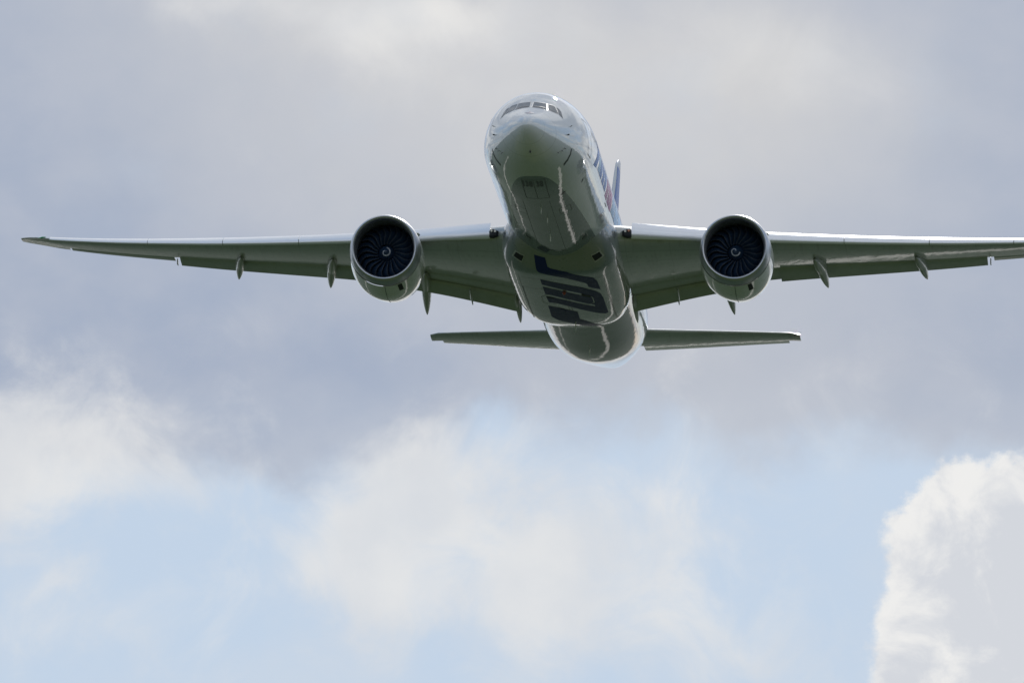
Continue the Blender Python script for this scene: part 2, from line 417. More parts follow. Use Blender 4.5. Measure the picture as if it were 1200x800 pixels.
zce = [-.85, -.85, -.86, -.90, -.95, -.98, -1.0, -.95, -.86, -.72, -.50, -.25, -.08, 0, 0, 0, 0, .05, .15, .3, .5, .7, .9, 1.1, 1.3, 1.45, 1.5, 1.5]
ks = [q(max(0, v - .6)) for v in ky]
fT, fB, fW, fC = (pchip(ks, a) for a in (top, bot, wid, zce))
def fus_ring(y, n=112):
    s = q(max(0, y - .6)); T, B, Wd, C_ = fT(s), fB(s), fW(s), fC(s); r = []
    for k in range(n):
        a = 2 * PI * (k + .5) / n; ca, sa = math.cos(a), math.sin(a)
        r.append(Vector((Wd * sa, y, C_ + (T - C_) * ca if ca > 0 else C_ + (C_ - B) * ca)))
    return r
ys = [(.602 + (i / 60.0) ** 2 * 12.0) for i in range(61)] + [13 + i * 1.0 for i in range(40)] + [53 + i * .5 for i in range(40)] + [72.9, 73.1, 73.25]
ys = sorted(set(ys))
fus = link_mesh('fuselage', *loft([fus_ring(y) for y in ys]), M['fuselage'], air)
FT = bvh_of(fus)

# ---- wing to body fairing
gy = [22.6, 23.6, 24.9, 25.4, 25.7, 26.5, 30, 34, 37, 38.5, 39.5, 40.5, 42, 43.5, 45, 46.5, 47]
gw = [1.9, 2.65, 3.06, 3.15, 3.19, 3.24, 3.3, 3.28, 3.17, 3.03, 2.9, 2.73, 2.40, 2.0, 1.4, .75, .5]
gz = [-2.40, -2.85, -3.42, -3.61, -3.67, -3.70, -3.75, -3.76, -3.75, -3.70, -3.62, -3.48, -3.24, -2.98, -2.70, -2.41, -2.3]
fgw, fgz = pchip(gy, gw), pchip(gy, gz)
def fair_ring(y, n=72):
    w_, zb = fgw(y), fgz(y); r = []; zc = -1.45; h = zc - zb; ht = 1.0
    ne = 3.5
    for k in range(n):
        a = 2 * PI * (k + .5) / n; ca, sa = math.cos(a), math.sin(a)
        e = 2 / ne
        x = w_ * math.copysign(abs(sa) ** e, sa)
        z = zc + (ht if ca > 0 else h) * math.copysign(abs(ca) ** (e if ca < 0 else 1.0), ca)
        r.append(Vector((x, y, z)))
    return r
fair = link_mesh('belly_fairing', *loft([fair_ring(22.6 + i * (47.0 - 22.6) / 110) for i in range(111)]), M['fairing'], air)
GT = bvh_of(fair)

# ---- wings
def airfoil(xc, t, camber=.012):
    x = max(0.0, min(1.0, xc))
    yt = 5 * t * (.2969 * q(x) - .1260 * x - .3516 * x * x + .2843 * x ** 3 - .1036 * x ** 4)
    yc = camber * 4 * x * (1 - x) * (0.4 + .9 * x)
    return yc + yt, yc - yt
LEx = [2.4, 3.1, 12, 22, 30.2, 31.2, 32.0, 32.42]
LEy = pchip(LEx, [24.9, 25.5, 31.8, 38.85, 44.65, 45.5, 46.5, 47.2])
LEz = pchip(LEx, [-1.42, -1.33, -.36, 1.00, 2.42, 2.68, 2.90, 3.02])
CH = pchip([2.4, 3.1, 9.8, 22, 30.2, 31.2, 32.0, 32.42], [14.6, 14.0, 8.9, 5.1, 2.65, 2.2, 1.6, 1.0])
TC = pchip([2.4, 9.8, 22, 32.4], [.13, .112, .10, .09])
TW = pchip([2.4, 9.8, 22, 32.4], [R(3.5), R(2.0), R(.6), R(-1.0)])
def wpt(x, xc, zc):                # chord-frame point on the port wing
    c_ = CH(x); tw = TW(x)
    return Vector((x, LEy(x) + c_ * (xc * math.cos(tw) + zc * math.sin(tw)), LEz(x) + c_ * (-xc * math.sin(tw) + zc * math.cos(tw))))
def wring(x, cut, n=26):
    r = []
    t = TC(x)
    for i in range(n + 1):
        xc = cut * (1 - math.cos(PI / 2 * (1 - i / n))) if False else cut * (1 - i / n) ** 1.8
        r.append(wpt(x, xc, airfoil(xc, t)[0]))
    for i in range(1, n + 1):
        xc = cut * (i / n) ** 1.8
        r.append(wpt(x, xc, airfoil(xc, t)[1]))
    return r
FL_IN = (3.2, 9.5); FL_ON = (9.54, 11.46); FL_OUT = (11.47, 22.85); AIL = (23.2, 29.4)
def mirror(vf, s):
    v, f = vf
    return ([Vector((p[0] * s, p[1], p[2])) for p in v], f)
def hinge_part(x0, x1, xc0, xc1, zrel, defl, drop, aft, n=10, m_=14, thick=.11, cabs=None, cspan=None):
    """a flap-like surface: own aerofoil, nose at chord fraction xc0, chord to xc1, turned down"""
    rings = []
    for i in range(m_ + 1):
        x = x0 + (x1 - x0) * i / m_; c_ = CH(x)
        e = (x - x0) / (x1 - x0)
        fc = (xc1 - xc0) * c_ if cspan is None else cspan[0] + (cspan[1] - cspan[0]) * e
        lo = airfoil(xc0, TC(x))[1]; up = airfoil(xc0, TC(x))[0]
        base_ = wpt(x, xc0, lo * (1 - zrel) + up * zrel) + Vector((0, aft * (fc if cabs is None else 1), -drop * (fc if cabs is None else 1)))
        th = defl + TW(x); ring = []
        for k in range(n + 1):
            xc = (1 - k / n) ** 1.7; zu = airfoil(xc, thick, .02)[0]
            ring.append(base_ + Vector((0, fc * (xc * math.cos(th) + zu * math.sin(th)), fc * (-xc * math.sin(th) + zu * math.cos(th)))))
        for k in range(1, n + 1):
            xc = (k / n) ** 1.7; zl = airfoil(xc, thick, .02)[1]
            ring.append(base_ + Vector((0, fc * (xc * math.cos(th) + zl * math.sin(th)), fc * (-xc * math.sin(th) + zl * math.cos(th)))))
        rings.append(ring)
    return loft(rings)
def slat_part(x0, x1, m_=20, chord=.95, fwd=.30, down=.04, ang=R(14)):
    rings = []
    for i in range(m_ + 1):
        x = x0 + (x1 - x0) * i / m_; c_ = CH(x); t = TC(x)
        k_ = min(1.0, c_ / 5.5); fr = chord * k_ / c_; nn = 12; ring = []
        pts = []
        for j in range(nn + 1):
            xc = fr * (1 - j / nn) ** 1.8; pts.append((xc, airfoil(xc, t)[0]))
        for j in range(1, 7):
            xc = fr * .16 * (j / 6) ** 1.8; pts.append((xc, airfoil(xc, t)[1]))
        a0, b0 = pts[-1], pts[0]
        for j in range(1, 6):
            e = j / 6; xm = a0[0] * (1 - e) + b0[0] * e; zm = a0[1] * (1 - e) + b0[1] * e
            bul = math.sin(PI * e) * .16 * fr
            pts.append((xm - bul * .8, zm + bul * .5))
        ca, sa = math.cos(ang), math.sin(ang)
        for (xc, zc) in pts:
            dx_ = xc * c_; dz_ = zc * c_
            rx = dx_ * ca - dz_ * sa * -1 * -1; rz = dx_ * sa + dz_ * ca
            ring.append(wpt(x, 0, 0) + Vector((0, rx - fwd * k_, rz - down * k_ - .12 * k_)))
        rings.append(ring)
    return loft(rings)
def canoe(x0, ystart, yend, toe, w=.24, droop=.36, dep=.42, zoff=0.0, bend=.45, zref=None):
    """flap track fairing: level front half, drooped rear half, pointed tail"""
    def low(x, y):
        xc = (y - LEy(x)) / CH(x); xc = min(xc, .72)
        return wpt(x, xc, airfoil(xc, TC(x))[1]).z
    L = yend - ystart; n = 22; yb = ystart + L * bend; pts = []; rad = []
    zb_ = low(x0, yb) - .12 + zoff; w = w * 1.12; dep = dep * 1.08
    for i in range(n + 1):
        e = i / n; y = ystart + L * e; x = x0 + math.tan(toe) * (y - ystart)
        if y <= yb: z = low(x0, y) - .12 + zoff
        else: z = zb_ - (y - yb) * droop
        a = (math.sin(PI * min(1, e * 1.0) ** .8)) ** .65 if 0 < e < 1 else 0.02
        pts.append((x, y, z)); rad.append((max(.012, w * a), max(.012, dep * a)))
    return tube(pts, rad, 16)

def make_wing(s):
    side_lamp = M['green'] if s < 0 else M['red']
    sts = [2.4 + i * .5 for i in range(41)]
    stations = [(x, .76) for x in sts if x < 22.6] + [(22.6, .76)]
    x = 23.0
    while x < 29.5: stations.append((x, .78)); x += .5
    stations += [(29.5, .78), (29.51, 1.0), (29.9, 1.0), (30.2, 1.0), (30.6, 1), (31, 1), (31.4, 1), (31.7, 1), (32, 1), (32.25, 1), (32.42, 1)]
    w_ = link_mesh('wing', *mirror(loft([wring(a, c_) for a, c_ in stations]), s), M['wing'], air)
    # slats
    for (a, b_) in ((3.9, 8.55), (10.75, 15.2), (15.24, 19.8), (19.84, 24.4), (24.44, 30.5)):
        link_mesh('slat', *mirror(slat_part(a, b_), s), M['slat'], w_)
    # trailing edge
    link_mesh('flap', *mirror(hinge_part(*FL_IN, .735, .84, .30, R(7), 0.02, 0, thick=.15, cspan=(2.0, 1.45)), s), M['flap'], w_)
    link_mesh('flap', *mirror(hinge_part(*FL_IN, .86, 1.0, .05, R(20), .13, .10, thick=.10, cspan=(1.55, 1.3)), s), M['flap'], w_)
    link_mesh('flaperon', *mirror(hinge_part(*FL_ON, .745, 1.0, .35, R(9), 0.0, 0, thick=.14), s), M['flap'], w_)
    link_mesh('flap', *mirror(hinge_part(*FL_OUT, .745, 1.0, .30, R(11), .02, .02, thick=.14, cspan=(2.1, 1.3)), s), M['flap'], w_)
    link_mesh('aileron', *mirror(hinge_part(*AIL, .79, 1.0, .35, R(3), 0.0, 0.02, thick=.14), s), M['flap'], w_)
    # hinge brackets between the flap panels
    for xb in (5.8, ):
        v = [tube([(xb, 36.6, -2.2), (xb, 37.5, -2.42), (xb, 38.5, -2.66)], [(.05, .08), (.08, .16), (.03, .05)], 10)]
        link_mesh('flap_hinge', *mirror(merge(v), s), M['canoe'], w_)
    for (xb, xc) in ((23.02, 1.0),):
        link_mesh('flap_hinge', *mirror(box(xb, LEy(xb) + CH(xb) * .86, LEz(xb) - .28, .06, .5, .3), s), M['canoe'], w_)
    # canoe fairings
    for (x0, a, b_, toe, w2_, dr, dp) in ((3.3, 37.4, 41.4, R(0), .17, .34, .44), (8.3, 36.2, 42.5, R(3.5), .27, .30, .45), (13.5, 35.8, 40.9, R(6), .25, .22, .42), (19.0, 39.4, 43.4, R(7), .22, .2, .38)):
        link_mesh('flap_fairing', *mirror(canoe(x0, a, b_, toe, w2_, dr, dp), s), M['canoe'], w_)
    # navigation lamp in the raked tip, landing lamp at the root
    pn = wpt(31.05, .02, 0)
    link_mesh('navigation_light', *mirror(tube([pn + Vector((-.28, -.26, .0)), pn + Vector((-.1, -.12, 0.01)), pn + Vector((.16, .12, .02))], [(.02, .02), (.07, .05), (.02, .02)], 10), s), side_lamp, w_)
    # dark housing between root fillet and first slat, with round lamps
    hx = 3.68; hy = LEy(hx)
    link_mesh('landing_light_housing', *mirror(tube([(3.45, LEy(3.45) - .05, LEz(3.45) - .10), (hx, hy - .10, LEz(hx) - .10), (3.88, LEy(3.88) - .10, LEz(3.88) - .08)], [(.14, .17), (.18, .26), (.16, .24)], 14), s), M['dark'], w_)
    for i, (dx_, dz_) in enumerate(((-.09, .0), (.10, .03))):
        link_mesh('landing_light', *mirror(tube([(hx + dx_, hy - .34, LEz(hx) + dz_), (hx + dx_, hy - .2, LEz(hx) + dz_)], [.06, .07], 12), s), M['amber'] if (s > 0 and i == 1) else M['clear'], w_)
    return w_
wings = [make_wing(1), make_wing(-1)]

# ---- engines
EX, EY, EZ = 9.64, 25.0, -2.30
def revolve(prof, n=96, droop=0.0, y0=0.0):
    rings = []
    for (yy, rr) in prof:
        dz_ = -droop * max(0, min(1, (yy - .62) / 2.4))
        rings.append([Vector((rr * math.sin(2 * PI * k / n), yy, rr * math.cos(2 * PI * k / n) + dz_)) for k in range(n)])
    return rings
def eng_mesh(name, vf, mat, parent, **kw): return link_mesh(name, vf[0], vf[1], mat, parent, sub=False, **kw)
eng = bpy.data.objects.new('engine', None); COL.objects.link(eng); eng.parent = air
lip_prof = [(.96, 1.93), (.92, 1.966), (.62, 1.935), (.45, 1.915), (.28, 1.885), (.14, 1.845), (.05, 1.80), (0, 1.75), (.02, 1.695), (.09, 1.65), (.22, 1.615), (.38, 1.595)]
eng_mesh('inlet_lip', loft(revolve(lip_prof), cap=False), M['lip'], eng)
cowl_prof = [(.925, 1.967), (1.4, 2.015), (2.0, 2.045), (2.6, 2.04), (3.2, 2.0), (3.9, 1.925), (4.6, 1.83), (5.4, 1.70), (5.42, 1.67), (4.6, 1.66), (3.6, 1.62)]
cowl = eng_mesh('cowl', loft(revolve(cowl_prof, droop=.27), cap=False), M['nacelle'], eng)
eng_mesh('inlet_liner', loft(revolve([(.38, 1.594), (.9, 1.60), (1.6, 1.64), (2.3, 1.64)]), cap=False), M['liner'], eng)
eng_mesh('fan_backing', loft(revolve([(2.35, .05), (2.3, 1.64)]), cap=False), M['dark'], eng)  # plain dark disc added to block the view through the fan
eng_mesh('core_cowl', loft(revolve([(2.6, 1.2), (4.5, 1.25), (5.4, 1.15), (6.3, .92), (6.9, .76), (6.92, .72), (6.5, .6)]), cap=False), M['hot'], eng)
eng_mesh('exhaust_cone', loft(revolve([(6.3, .5), (6.9, .42), (7.5, .22), (7.9, .03)])), M['hot'], eng)
SP = [(.98, .015), (1.0, .06), (1.06, .13), (1.18, .23), (1.35, .34), (1.55, .44), (1.75, .5), (2.1, .52)]
spin = eng_mesh('spinner', loft(revolve(SP, 48)), M['blade'], eng)
# spiral painted on the spinner, laid on its cone
spr = pchip([r_ for y_, r_ in SP], [y_ for y_, r_ in SP])
def spiral():
    L, Rr = [], []
    n = 44
    for i in range(n + 1):
        e = i / n; th = e * 1.62 * PI * 1.0; r_ = .235 - .10 * e if e < .75 else .16 - (e - .75) * .34
        r_ = .24 - .035 * e / .75 if e < .7 else .207 - (e - .7) * .48
        w_ = .03
        for lst, rr in ((L, r_ - w_), (Rr, r_ + w_)):
            rr = max(rr, .02)
            lst.append(Vector((rr * math.sin(th), spr(rr) - .012, rr * math.cos(th))))
    v = L + Rr; k = len(L)
    return v, [(i, i + 1, i + 1 + k, i + k) for i in range(k - 1)]
sv, sf = spiral()
spiral_o = eng_mesh('spiral_mark', (sv, sf), M['swirl'], eng)
# one wide-chord fan blade
def blade():
    nr, nc = 16, 8; rings = []
    for i in range(nr + 1):
        e = i / nr; r_ = .47 + (1.61 - .47) * e
        sweep = .14 * math.sin(e * PI * 1.15 - .3) - .18 * e ** 3
        stag = R(28 + 34 * e); chord = .42 + .20 * math.sin(PI * min(1, e * .9 + .1))
        ymid = 1.62 + .10 * math.sin(PI * e) * -1 + .12 * e * e
        front, back = [], []
        for j in range(nc + 1):
            c_ = (j / nc - .5) * chord; th_ = .022 * (1 - (2 * j / nc - 1) ** 2) + .004
            along = Vector((math.sin(stag), math.cos(stag))) * c_; nrm = Vector((math.cos(stag), -math.sin(stag)))
            for lst, sg in ((front, 1), (back, -1)):
                t_ = along.x + nrm.x * th_ * sg; yy = ymid + along.y + nrm.y * th_ * sg
                ang = (t_ + sweep * -1) / r_ if False else t_ / r_ + sweep
                lst.append(Vector((r_ * math.sin(ang), yy, r_ * math.cos(ang))))
        rings.append(front + back[::-1])
    return loft(rings), nc
bvf, nc = blade(); nring = (nc + 1) * 2
fm_ = []
for f in bvf[1]:
    if len(f) > 4: fm_.append(0); continue
    j = f[0] % nring; fm_.append(1 if j in (0, nring - 1) else 0)
b0 = link_mesh('fan_blade', bvf[0], bvf[1], None, eng, mats=[M['blade'], M['blade_edge']], fmat=fm_, sub=False)
blades = [b0]
for k in range(1, 22):
    o = b0.copy(); COL.objects.link(o); o.rotation_euler = (0, 2 * PI * k / 22, 0); blades.append(o)
# nacelle details
CT = bvh_of(cowl)
def on_cowl(th, y, off=.01):
    p = Vector((math.sin(th) * 3, y, math.cos(th) * 3)); h, n_, _, _ = CT.ray_cast(p, Vector((-math.sin(th), 0, -math.cos(th))))
    return h + Vector((math.sin(th), 0, math.cos(th))) * off
def cowl_patch(name, th0, th1, y0, y1, mat, off=.012, par=eng):
    n1_, n2_ = 6, 6; v = [on_cowl(th0 + (th1 - th0) * i / n1_, y0 + (y1 - y0) * j / n2_, off) for i in range(n1_ + 1) for j in range(n2_ + 1)]
    f = [(i * (n2_ + 1) + j, i * (n2_ + 1) + j + 1, (i + 1) * (n2_ + 1) + j + 1, (i + 1) * (n2_ + 1) + j) for i in range(n1_) for j in range(n2_)]
    return eng_mesh(name, (v, f), mat, par)
cowl_patch('vent', R(153), R(160), 1.0, 1.85, M['dark'])
cowl_patch('seam', R(179.6), R(180.4), 1.0, 5.0, M['seam'])
for y_ in (1.95, 3.6): cowl_patch('seam', R(95), R(265), y_, y_ + .025, M['seam'])
eng_mesh('drain_mast', merge([box(-.02, 4.05, -2.03, .5, .6, .10), tube([(-.28, 4.0, -2.08), (.28, 4.1, -2.08)], .06, 8)]), M['canoe'], eng)
for s in (-1, 1):                   # strakes on the cowl sides
    a = s * R(52); p = on_cowl(a, 1.7, 0); n_ = Vector((math.sin(a), 0, math.cos(a)))
    v = [p - n_ * .02, on_cowl(a, 3.0, -.02), on_cowl(a, 3.0, 0) + n_ * .34, on_cowl(a, 2.3, 0) + n_ * .22]
    tt = Vector((math.cos(a), 0, -math.sin(a))) * .015
    eng_mesh('strake', ([u + tt for u in v] + [u - tt for u in v], [(0, 1, 2, 3), (4, 7, 6, 5), (0, 4, 5, 1), (1, 5, 6, 2), (2, 6, 7, 3), (3, 7, 4, 0)]), M['nacelle'], eng, smooth=False)
py = [(1.9, 1.6, 2.1), (3.0, 1.6, 2.45), (4.5, 1.5, 2.55), (6.0, 1.1, 2.3), (8.0, .7, 1.9), (10.5, .8, 1.4)]
pr = []
for (y_, zb, zt) in py:
    w_ = .26 if 2 < y_ < 9 else .06
    pr.append([Vector((w_ * math.cos(a) * (1 if abs(math.cos(a)) < .99 else 1), y_, (zb + zt) / 2 + (zt - zb) / 2 * math.sin(a))) for a in [2 * PI * k / 16 for k in range(16)]])
eng_mesh('pylon', loft(pr), M['nacelle'], eng)
eng.location = (EX, 0, EZ)
def copy_tree(o, parent):
    c_ = o.copy(); COL.objects.link(c_); c_.parent = parent
    for ch in [k for k in bpy.data.objects if k.parent == o]: copy_tree(ch, c_)
    return c_
eng2 = copy_tree(eng, air); eng2.location = (-EX, 0, EZ)
for e_, ph in ((eng, 15), (eng2, -65)):
    for ch in [k for k in bpy.data.objects if k.parent == e_]:
        if ch.name.startswith('spiral_mark'): ch.rotation_euler = (0, R({15: 95, -65: 10}[ph]), 0)

# ---- tail
def tail_loft(x0, x1, yle, ch, z, t, twf, n=14, m_=20, cut=(0, 1.0), defl=0.0):
    rings = []
    for i in range(m_ + 1):
        e = i / m_; x = x0 + (x1 - x0) * e
        le, c_, zz = yle(x), ch(x), z(x); ring = []
        a, b_ = cut
        def pt(xc, up):
            zt = airfoil(xc, t, -.004)[0 if up else 1]
            p = Vector((x, le + c_ * xc, zz + c_ * zt))
            if defl:
                h = Vector((x, le + c_ * a, zz)); d_ = p - h
                p = h + Vector((0, d_.y * math.cos(defl) - d_.z * math.sin(defl), d_.y * math.sin(defl) + d_.z * math.cos(defl)))
            return p
        for k in range(n + 1): ring.append(pt(a + (b_ - a) * (1 - k / n) ** 1.6, True))
        for k in range(1 if a == 0 else 0, n + 1): ring.append(pt(a + (b_ - a) * (k / n) ** 1.6, False))
        rings.append(ring)
    return loft(rings)
hle = pchip([.4, 1.6, 10.2, 10.72, 10.88], [62.6, 63.5, 69.45, 69.85, 70.3]); hch = pchip([.4, 1.6, 10.2, 10.72, 10.88], [6.4, 6.0, 2.85, 2.65, 2.3]); hz = pchip([.4, 10.88], [.94, 2.2])
for s in (1, -1):
    tp = link_mesh('tailplane', *mirror(tail_loft(.4, 10.88, hle, hch, hz, .085, 0, cut=(0, .62)), s), M['wing'], air)
    link_mesh('elevator', *mirror(tail_loft(1.9, 10.2, hle, hch, hz, .085, 0, cut=(.625, 1.0), defl=R(-.5)), s), M['white'], tp)
    v, f = tail_loft(.9, 10.6, lambda x: hle(x) - .012, lambda x: hch(x) * .06, hz, .1, 0)
# fin: built like a wing turned upright
fz = [2.2, 4.0, 12.3, 12.7, 12.85]
fle = pchip([2.0, 4.2, 12.3, 12.7, 12.85], [57.2, 61.0, 69.6, 70.2, 70.9]); fch = pchip([2.0, 4.2, 12.3, 12.7, 12.85], [11.0, 8.2, 3.2, 2.8, 2.2])
def fin_loft(z0, z1, cut, m_=24, n=16):
    rings = []
    for i in range(m_ + 1):
        z = z0 + (z1 - z0) * i / m_; a, b_ = cut; ring = []
        for k in range(n + 1):
            xc = a + (b_ - a) * (1 - k / n) ** 1.6; ring.append(Vector((fch(z) * airfoil(xc, .075, 0)[0], fle(z) + fch(z) * xc, z)))
        for k in range(1 if a == 0 else 0, n + 1):
            xc = a + (b_ - a) * (k / n) ** 1.6; ring.append(Vector((fch(z) * airfoil(xc, .075, 0)[1], fle(z) + fch(z) * xc, z)))
        rings.append(ring)
    return loft(rings)
def fin_col(N, P):
    x, y, z = N.sep(P)
    f = N.ss(N.m('SUBTRACT', N.m('ADD', y, 25.0), N.m('ADD', N.m('MULTIPLY', z, 1.07), 56.45)), 0, .05)
    f2 = N.m('MULTIPLY', N.ss(z, 12.1, 12.15, 1, .3), N.ss(z, 7.2, 9.6))
    return N.mix(N.m('MULTIPLY', f, f2), (*WHITE, 1), (.12, .20, .48, 1))
M['fin'] = paint('fin_paint', WHITE, .6, .12, .06, coat_ior=1.4, spec=.1, dirt=.05, bump=.006, fn=fin_col)
fin = link_mesh('tail_fin', *fin_loft(2.0, 12.85, (0, .70)), M['fin'], air)
link_mesh('rudder', *fin_loft(3.2, 12.4, (.705, 1.0)), M['fin'], fin)
link_mesh('exhaust_outlet', *loft([[Vector((.1 * math.cos(a), 73.2 + k * .08, 1.6 + .25 * math.sin(a))) for a in [2 * PI * i / 16 for i in range(16)]] for k in range(2)]), M['hot'], air)
#DETAILS
def strip(pts, w):
    """one mitred ribbon outline along a polyline"""
    pts = [Vector(p) for p in pts]; L_, R_ = [], []
    for i, p in enumerate(pts):
        a = (p - pts[i - 1]).normalized() if i else None; b_ = (pts[i + 1] - p).normalized() if i < len(pts) - 1 else None
        t = (a + b_).normalized() if a and b_ else (a or b_)
        n = Vector((-t.y, t.x)); k = 1 / max(.5, n.dot(Vector((-(a or b_).y, (a or b_).x))))
        L_.append(p + n * w / 2 * k); R_.append(p - n * w / 2 * k)
    return [[tuple(R_[i]), tuple(R_[i + 1]), tuple(L_[i + 1]), tuple(L_[i])] for i in range(len(pts) - 1)]
def loop_strip(x0, x1, y0, y1, w):
    return strip([(x0, y0), (x1, y0), (x1, y1), (x0, y1), (x0, y0 + w * .51)], w)
# cockpit windows: three panes a side, each with its frame
panes = [[(.07, .66), (.09, 1.17), (.73, 1.10), (.85, .55)], [(.93, .56), (.81, 1.08), (1.10, 1.02), (1.20, .94), (1.42, .42)], [(1.48, .38), (1.27, .92), (1.40, .84), (1.52, .66), (1.66, .20)]]
for s in (1, -1):
    for pl_ in panes:
        cx = sum(p[0] for p in pl_) / len(pl_); cz = sum(p[1] for p in pl_) / len(pl_)
        big = [((cx + (p[0] - cx) * 1.13) * s, cz + (p[1] - cz) * 1.13) for p in pl_]
        pn = [((cx + (p[0] - cx) * .98) * s, cz + (p[1] - cz) * .98) for p in pl_]
        wf = decal('cockpit_window_frame', [big], 'nose', FT, M['frame'], fus, step=.1, off=.006)
        g_ = decal('cockpit_window', [pn], 'nose', FT, M['glass'], fus, step=.1, off=.014)
# windscreen wipers parked along the lower edge
for s in (1, -1):
    decal('wiper', strip([(.14 * s, .70), (.45 * s, .72), (.74 * s, .66)], .025), 'nose', FT, M['black'], fus, step=.1, off=.03)
# small navy emblem above the radome
decal('nose_emblem', [[(-.22, -.02), (-.06, .02), (.06, .14), (.18, .02), (.34, -.04), (.16, -.08), (-.06, -.08)]], 'nose', FT, M['navy'], fus, step=.08, off=.008)
# probes and ports
def at_nose(x, z): return FT.ray_cast(Vector((x, -40, z)), Vector((0, 1, 0)))
def probe(name, x, z, ln=.14, w=.026, mat='steel', dirv=(0, -1, -.15)):
    h, n_, _, _ = at_nose(x, z)
    if n_.y > 0: n_ = -n_
    a = h - n_ * .02; b_ = h + n_ * .09; c_ = b_ + Vector(dirv).normalized() * ln
    vf = tube([a, b_, c_], [w, w, w * .5], 8)
    o = link_mesh(name, vf[0], vf[1], M[mat], fus, sub=False); return o
for s in (1, -1):
    probe('pitot_probe', 1.80 * s, -1.50); probe('pitot_probe', 1.66 * s, -1.66, .16); probe('pitot_probe', 1.48 * s, -1.80)
    probe('angle_vane', 1.95 * s, -.74, .08, .036, 'black')
    probe('temperature_probe', 2.05 * s, -.12, .07, .022, 'steel')
    decal('nose_seam', strip([(2.12 * s, -1.36), (2.05 * s, -1.62), (1.90 * s, -1.90), (1.68 * s, -2.16)], .045), 'nose', FT, M['seam'], fus, step=.1, off=.005)
probe('ice_detector', .1, -2.02, .04, .045, 'black')
# nose gear doors with their numbers
decal('nose_gear_door_seam', loop_strip(-.62, .62, 5.55, 9.4, .05), 'belly', FT, M['seam'], fus, step=.2, off=.005)
decal('nose_gear_door_seam', strip([(0, 5.6), (0, 9.36)], .04), 'belly', FT, M['seam'], fus, step=.2, off=.005)
def digits(body, x0, x1, y0, y1, axis, tree, mat, parent, name):
    cu = bpy.data.curves.new('lettering', 'FONT'); cu.body = body; cu.offset = .02
    tmp = bpy.data.objects.new('lettering', cu); COL.objects.link(tmp)
    bpy.context.view_layer.update()
    me = bpy.data.meshes.new_from_object(tmp.evaluated_get(bpy.context.evaluated_depsgraph_get()))
    xs = [v.co.x for v in me.vertices]; zs = [v.co.y for v in me.vertices]
    loops = []
    for p in me.polygons:
        loops.append([(x0 + (me.vertices[i].co.x - min(xs)) / (max(xs) - min(xs)) * (x1 - x0), y0 + (me.vertices[i].co.y - min(zs)) / (max(zs) - min(zs)) * (y1 - y0)) for i in p.vertices])
    bpy.data.objects.remove(tmp); bpy.data.curves.remove(cu); bpy.data.meshes.remove(me)
    return decal(name, loops, axis, tree, mat, parent, step=.3, off=.010)
digits('38', -.46, -.06, 6.80, 5.78, 'belly', FT, M['black'], fus, 'door_number')
digits('38', .12, .50, 6.80, 5.78, 'belly', FT, M['black'], fus, 'door_number')
decal('nose_gear_door_vent', [[(-.58, 5.8), (-.52, 5.8), (-.52, 6.8), (-.58, 6.8)]], 'belly', FT, M['black'], fus, step=.3, off=.01)
# belly aerials, drains and panel joints
def blade_aerial(x, y, h, L, mat='white', par=None, tree=None, name='aerial'):
    hit, n_, _, _ = (tree or FT).ray_cast(Vector((x, y - 25, -12)), Vector((0, 0, 1)))
    z = hit.z; v = []
    for k, (yy, zz) in enumerate([(0, .02), (L, .02), (L * .95, -h), (L * .55, -h)]):
        v += [Vector((x - .02, y - 25 + yy, z + zz)), Vector((x + .02, y - 25 + yy, z + zz))]
    f = [(0, 2, 4, 6), (1, 7, 5, 3), (0, 1, 3, 2), (2, 3, 5, 4), (4, 5, 7, 6), (6, 7, 1, 0)]
    return link_mesh(name, v, f, M[mat], par or fus, smooth=False, sub=False)
for (x, y, h, L) in ((0, 11.5, .3, .35), (.15, 14.2, .25, .3), (0, 18.4, .34, .4), (0, 49.5, .3, .35)): blade_aerial(x, y, h, L)
blade_aerial(.02, 38.2, .55, .35, 'white', fair, GT, 'drain_mast')
decal('service_panel', strip([(1.25, 9.6), (1.45, 9.2)], .16), 'belly', FT, M['black'], fus, step=.2, off=.008)
decal('service_panel', [[(2.25, 9.9), (2.33, 9.9), (2.44, 9.5), (2.36, 9.5)]], 'belly', FT, M['black'], fus, step=.2, off=.008)
for s in (1, -1):
    decal('access_panel_seam', loop_strip(.9 * s, 1.5 * s, 12.6, 13.9, .035), 'belly', FT, M['seam'], fus, step=.2, off=.005)
for x in (-.9, .55, 1.2): decal('stringer_seam', strip([(x, 10.2), (x, 23.0)], .022), 'belly', FT, M['seam'], fus, step=.3, off=.004)
# belly lettering, each letter laid across the flat of the fairing
J_ = [(-1.28, 23.88), (-.69, 24.11), (-.61, 24.89), (-.46, 25.04), (.46, 25.41), (1.56, 26.49), (1.80, 26.85), (1.93, 27.7), (1.99, 29.83), (1.38, 28.80), (1.36, 28.1), (1.24, 27.75), (.37, 26.61), (-.52, 25.9), (-1.08, 25.49), (-1.21, 25.33), (-1.26, 24.98)]
A_ = [[(-1.15, 26.91), (.93, 28.79), (1.05, 28.92), (1.04, 30.60), (-1.15, 28.16)],
      [(1.05, 28.92), (1.67, 29.98), (1.91, 30.88), (1.98, 31.93), (2.0, 36.05), (1.85, 36.19), (1.51, 35.86), (1.40, 35.72), (1.40, 34.0), (1.41, 33.56), (1.03, 31.10), (1.04, 30.60)],
      [(-1.15, 28.68), (1.03, 31.10), (1.41, 33.56), (-.87, 30.79), (-1.13, 30.6)],
      [(-.89, 31.29), (1.40, 34.0), (1.40, 35.72), (1.10, 35.33), (-.67, 32.95), (-1.09, 32.77), (-1.14, 31.2)]]
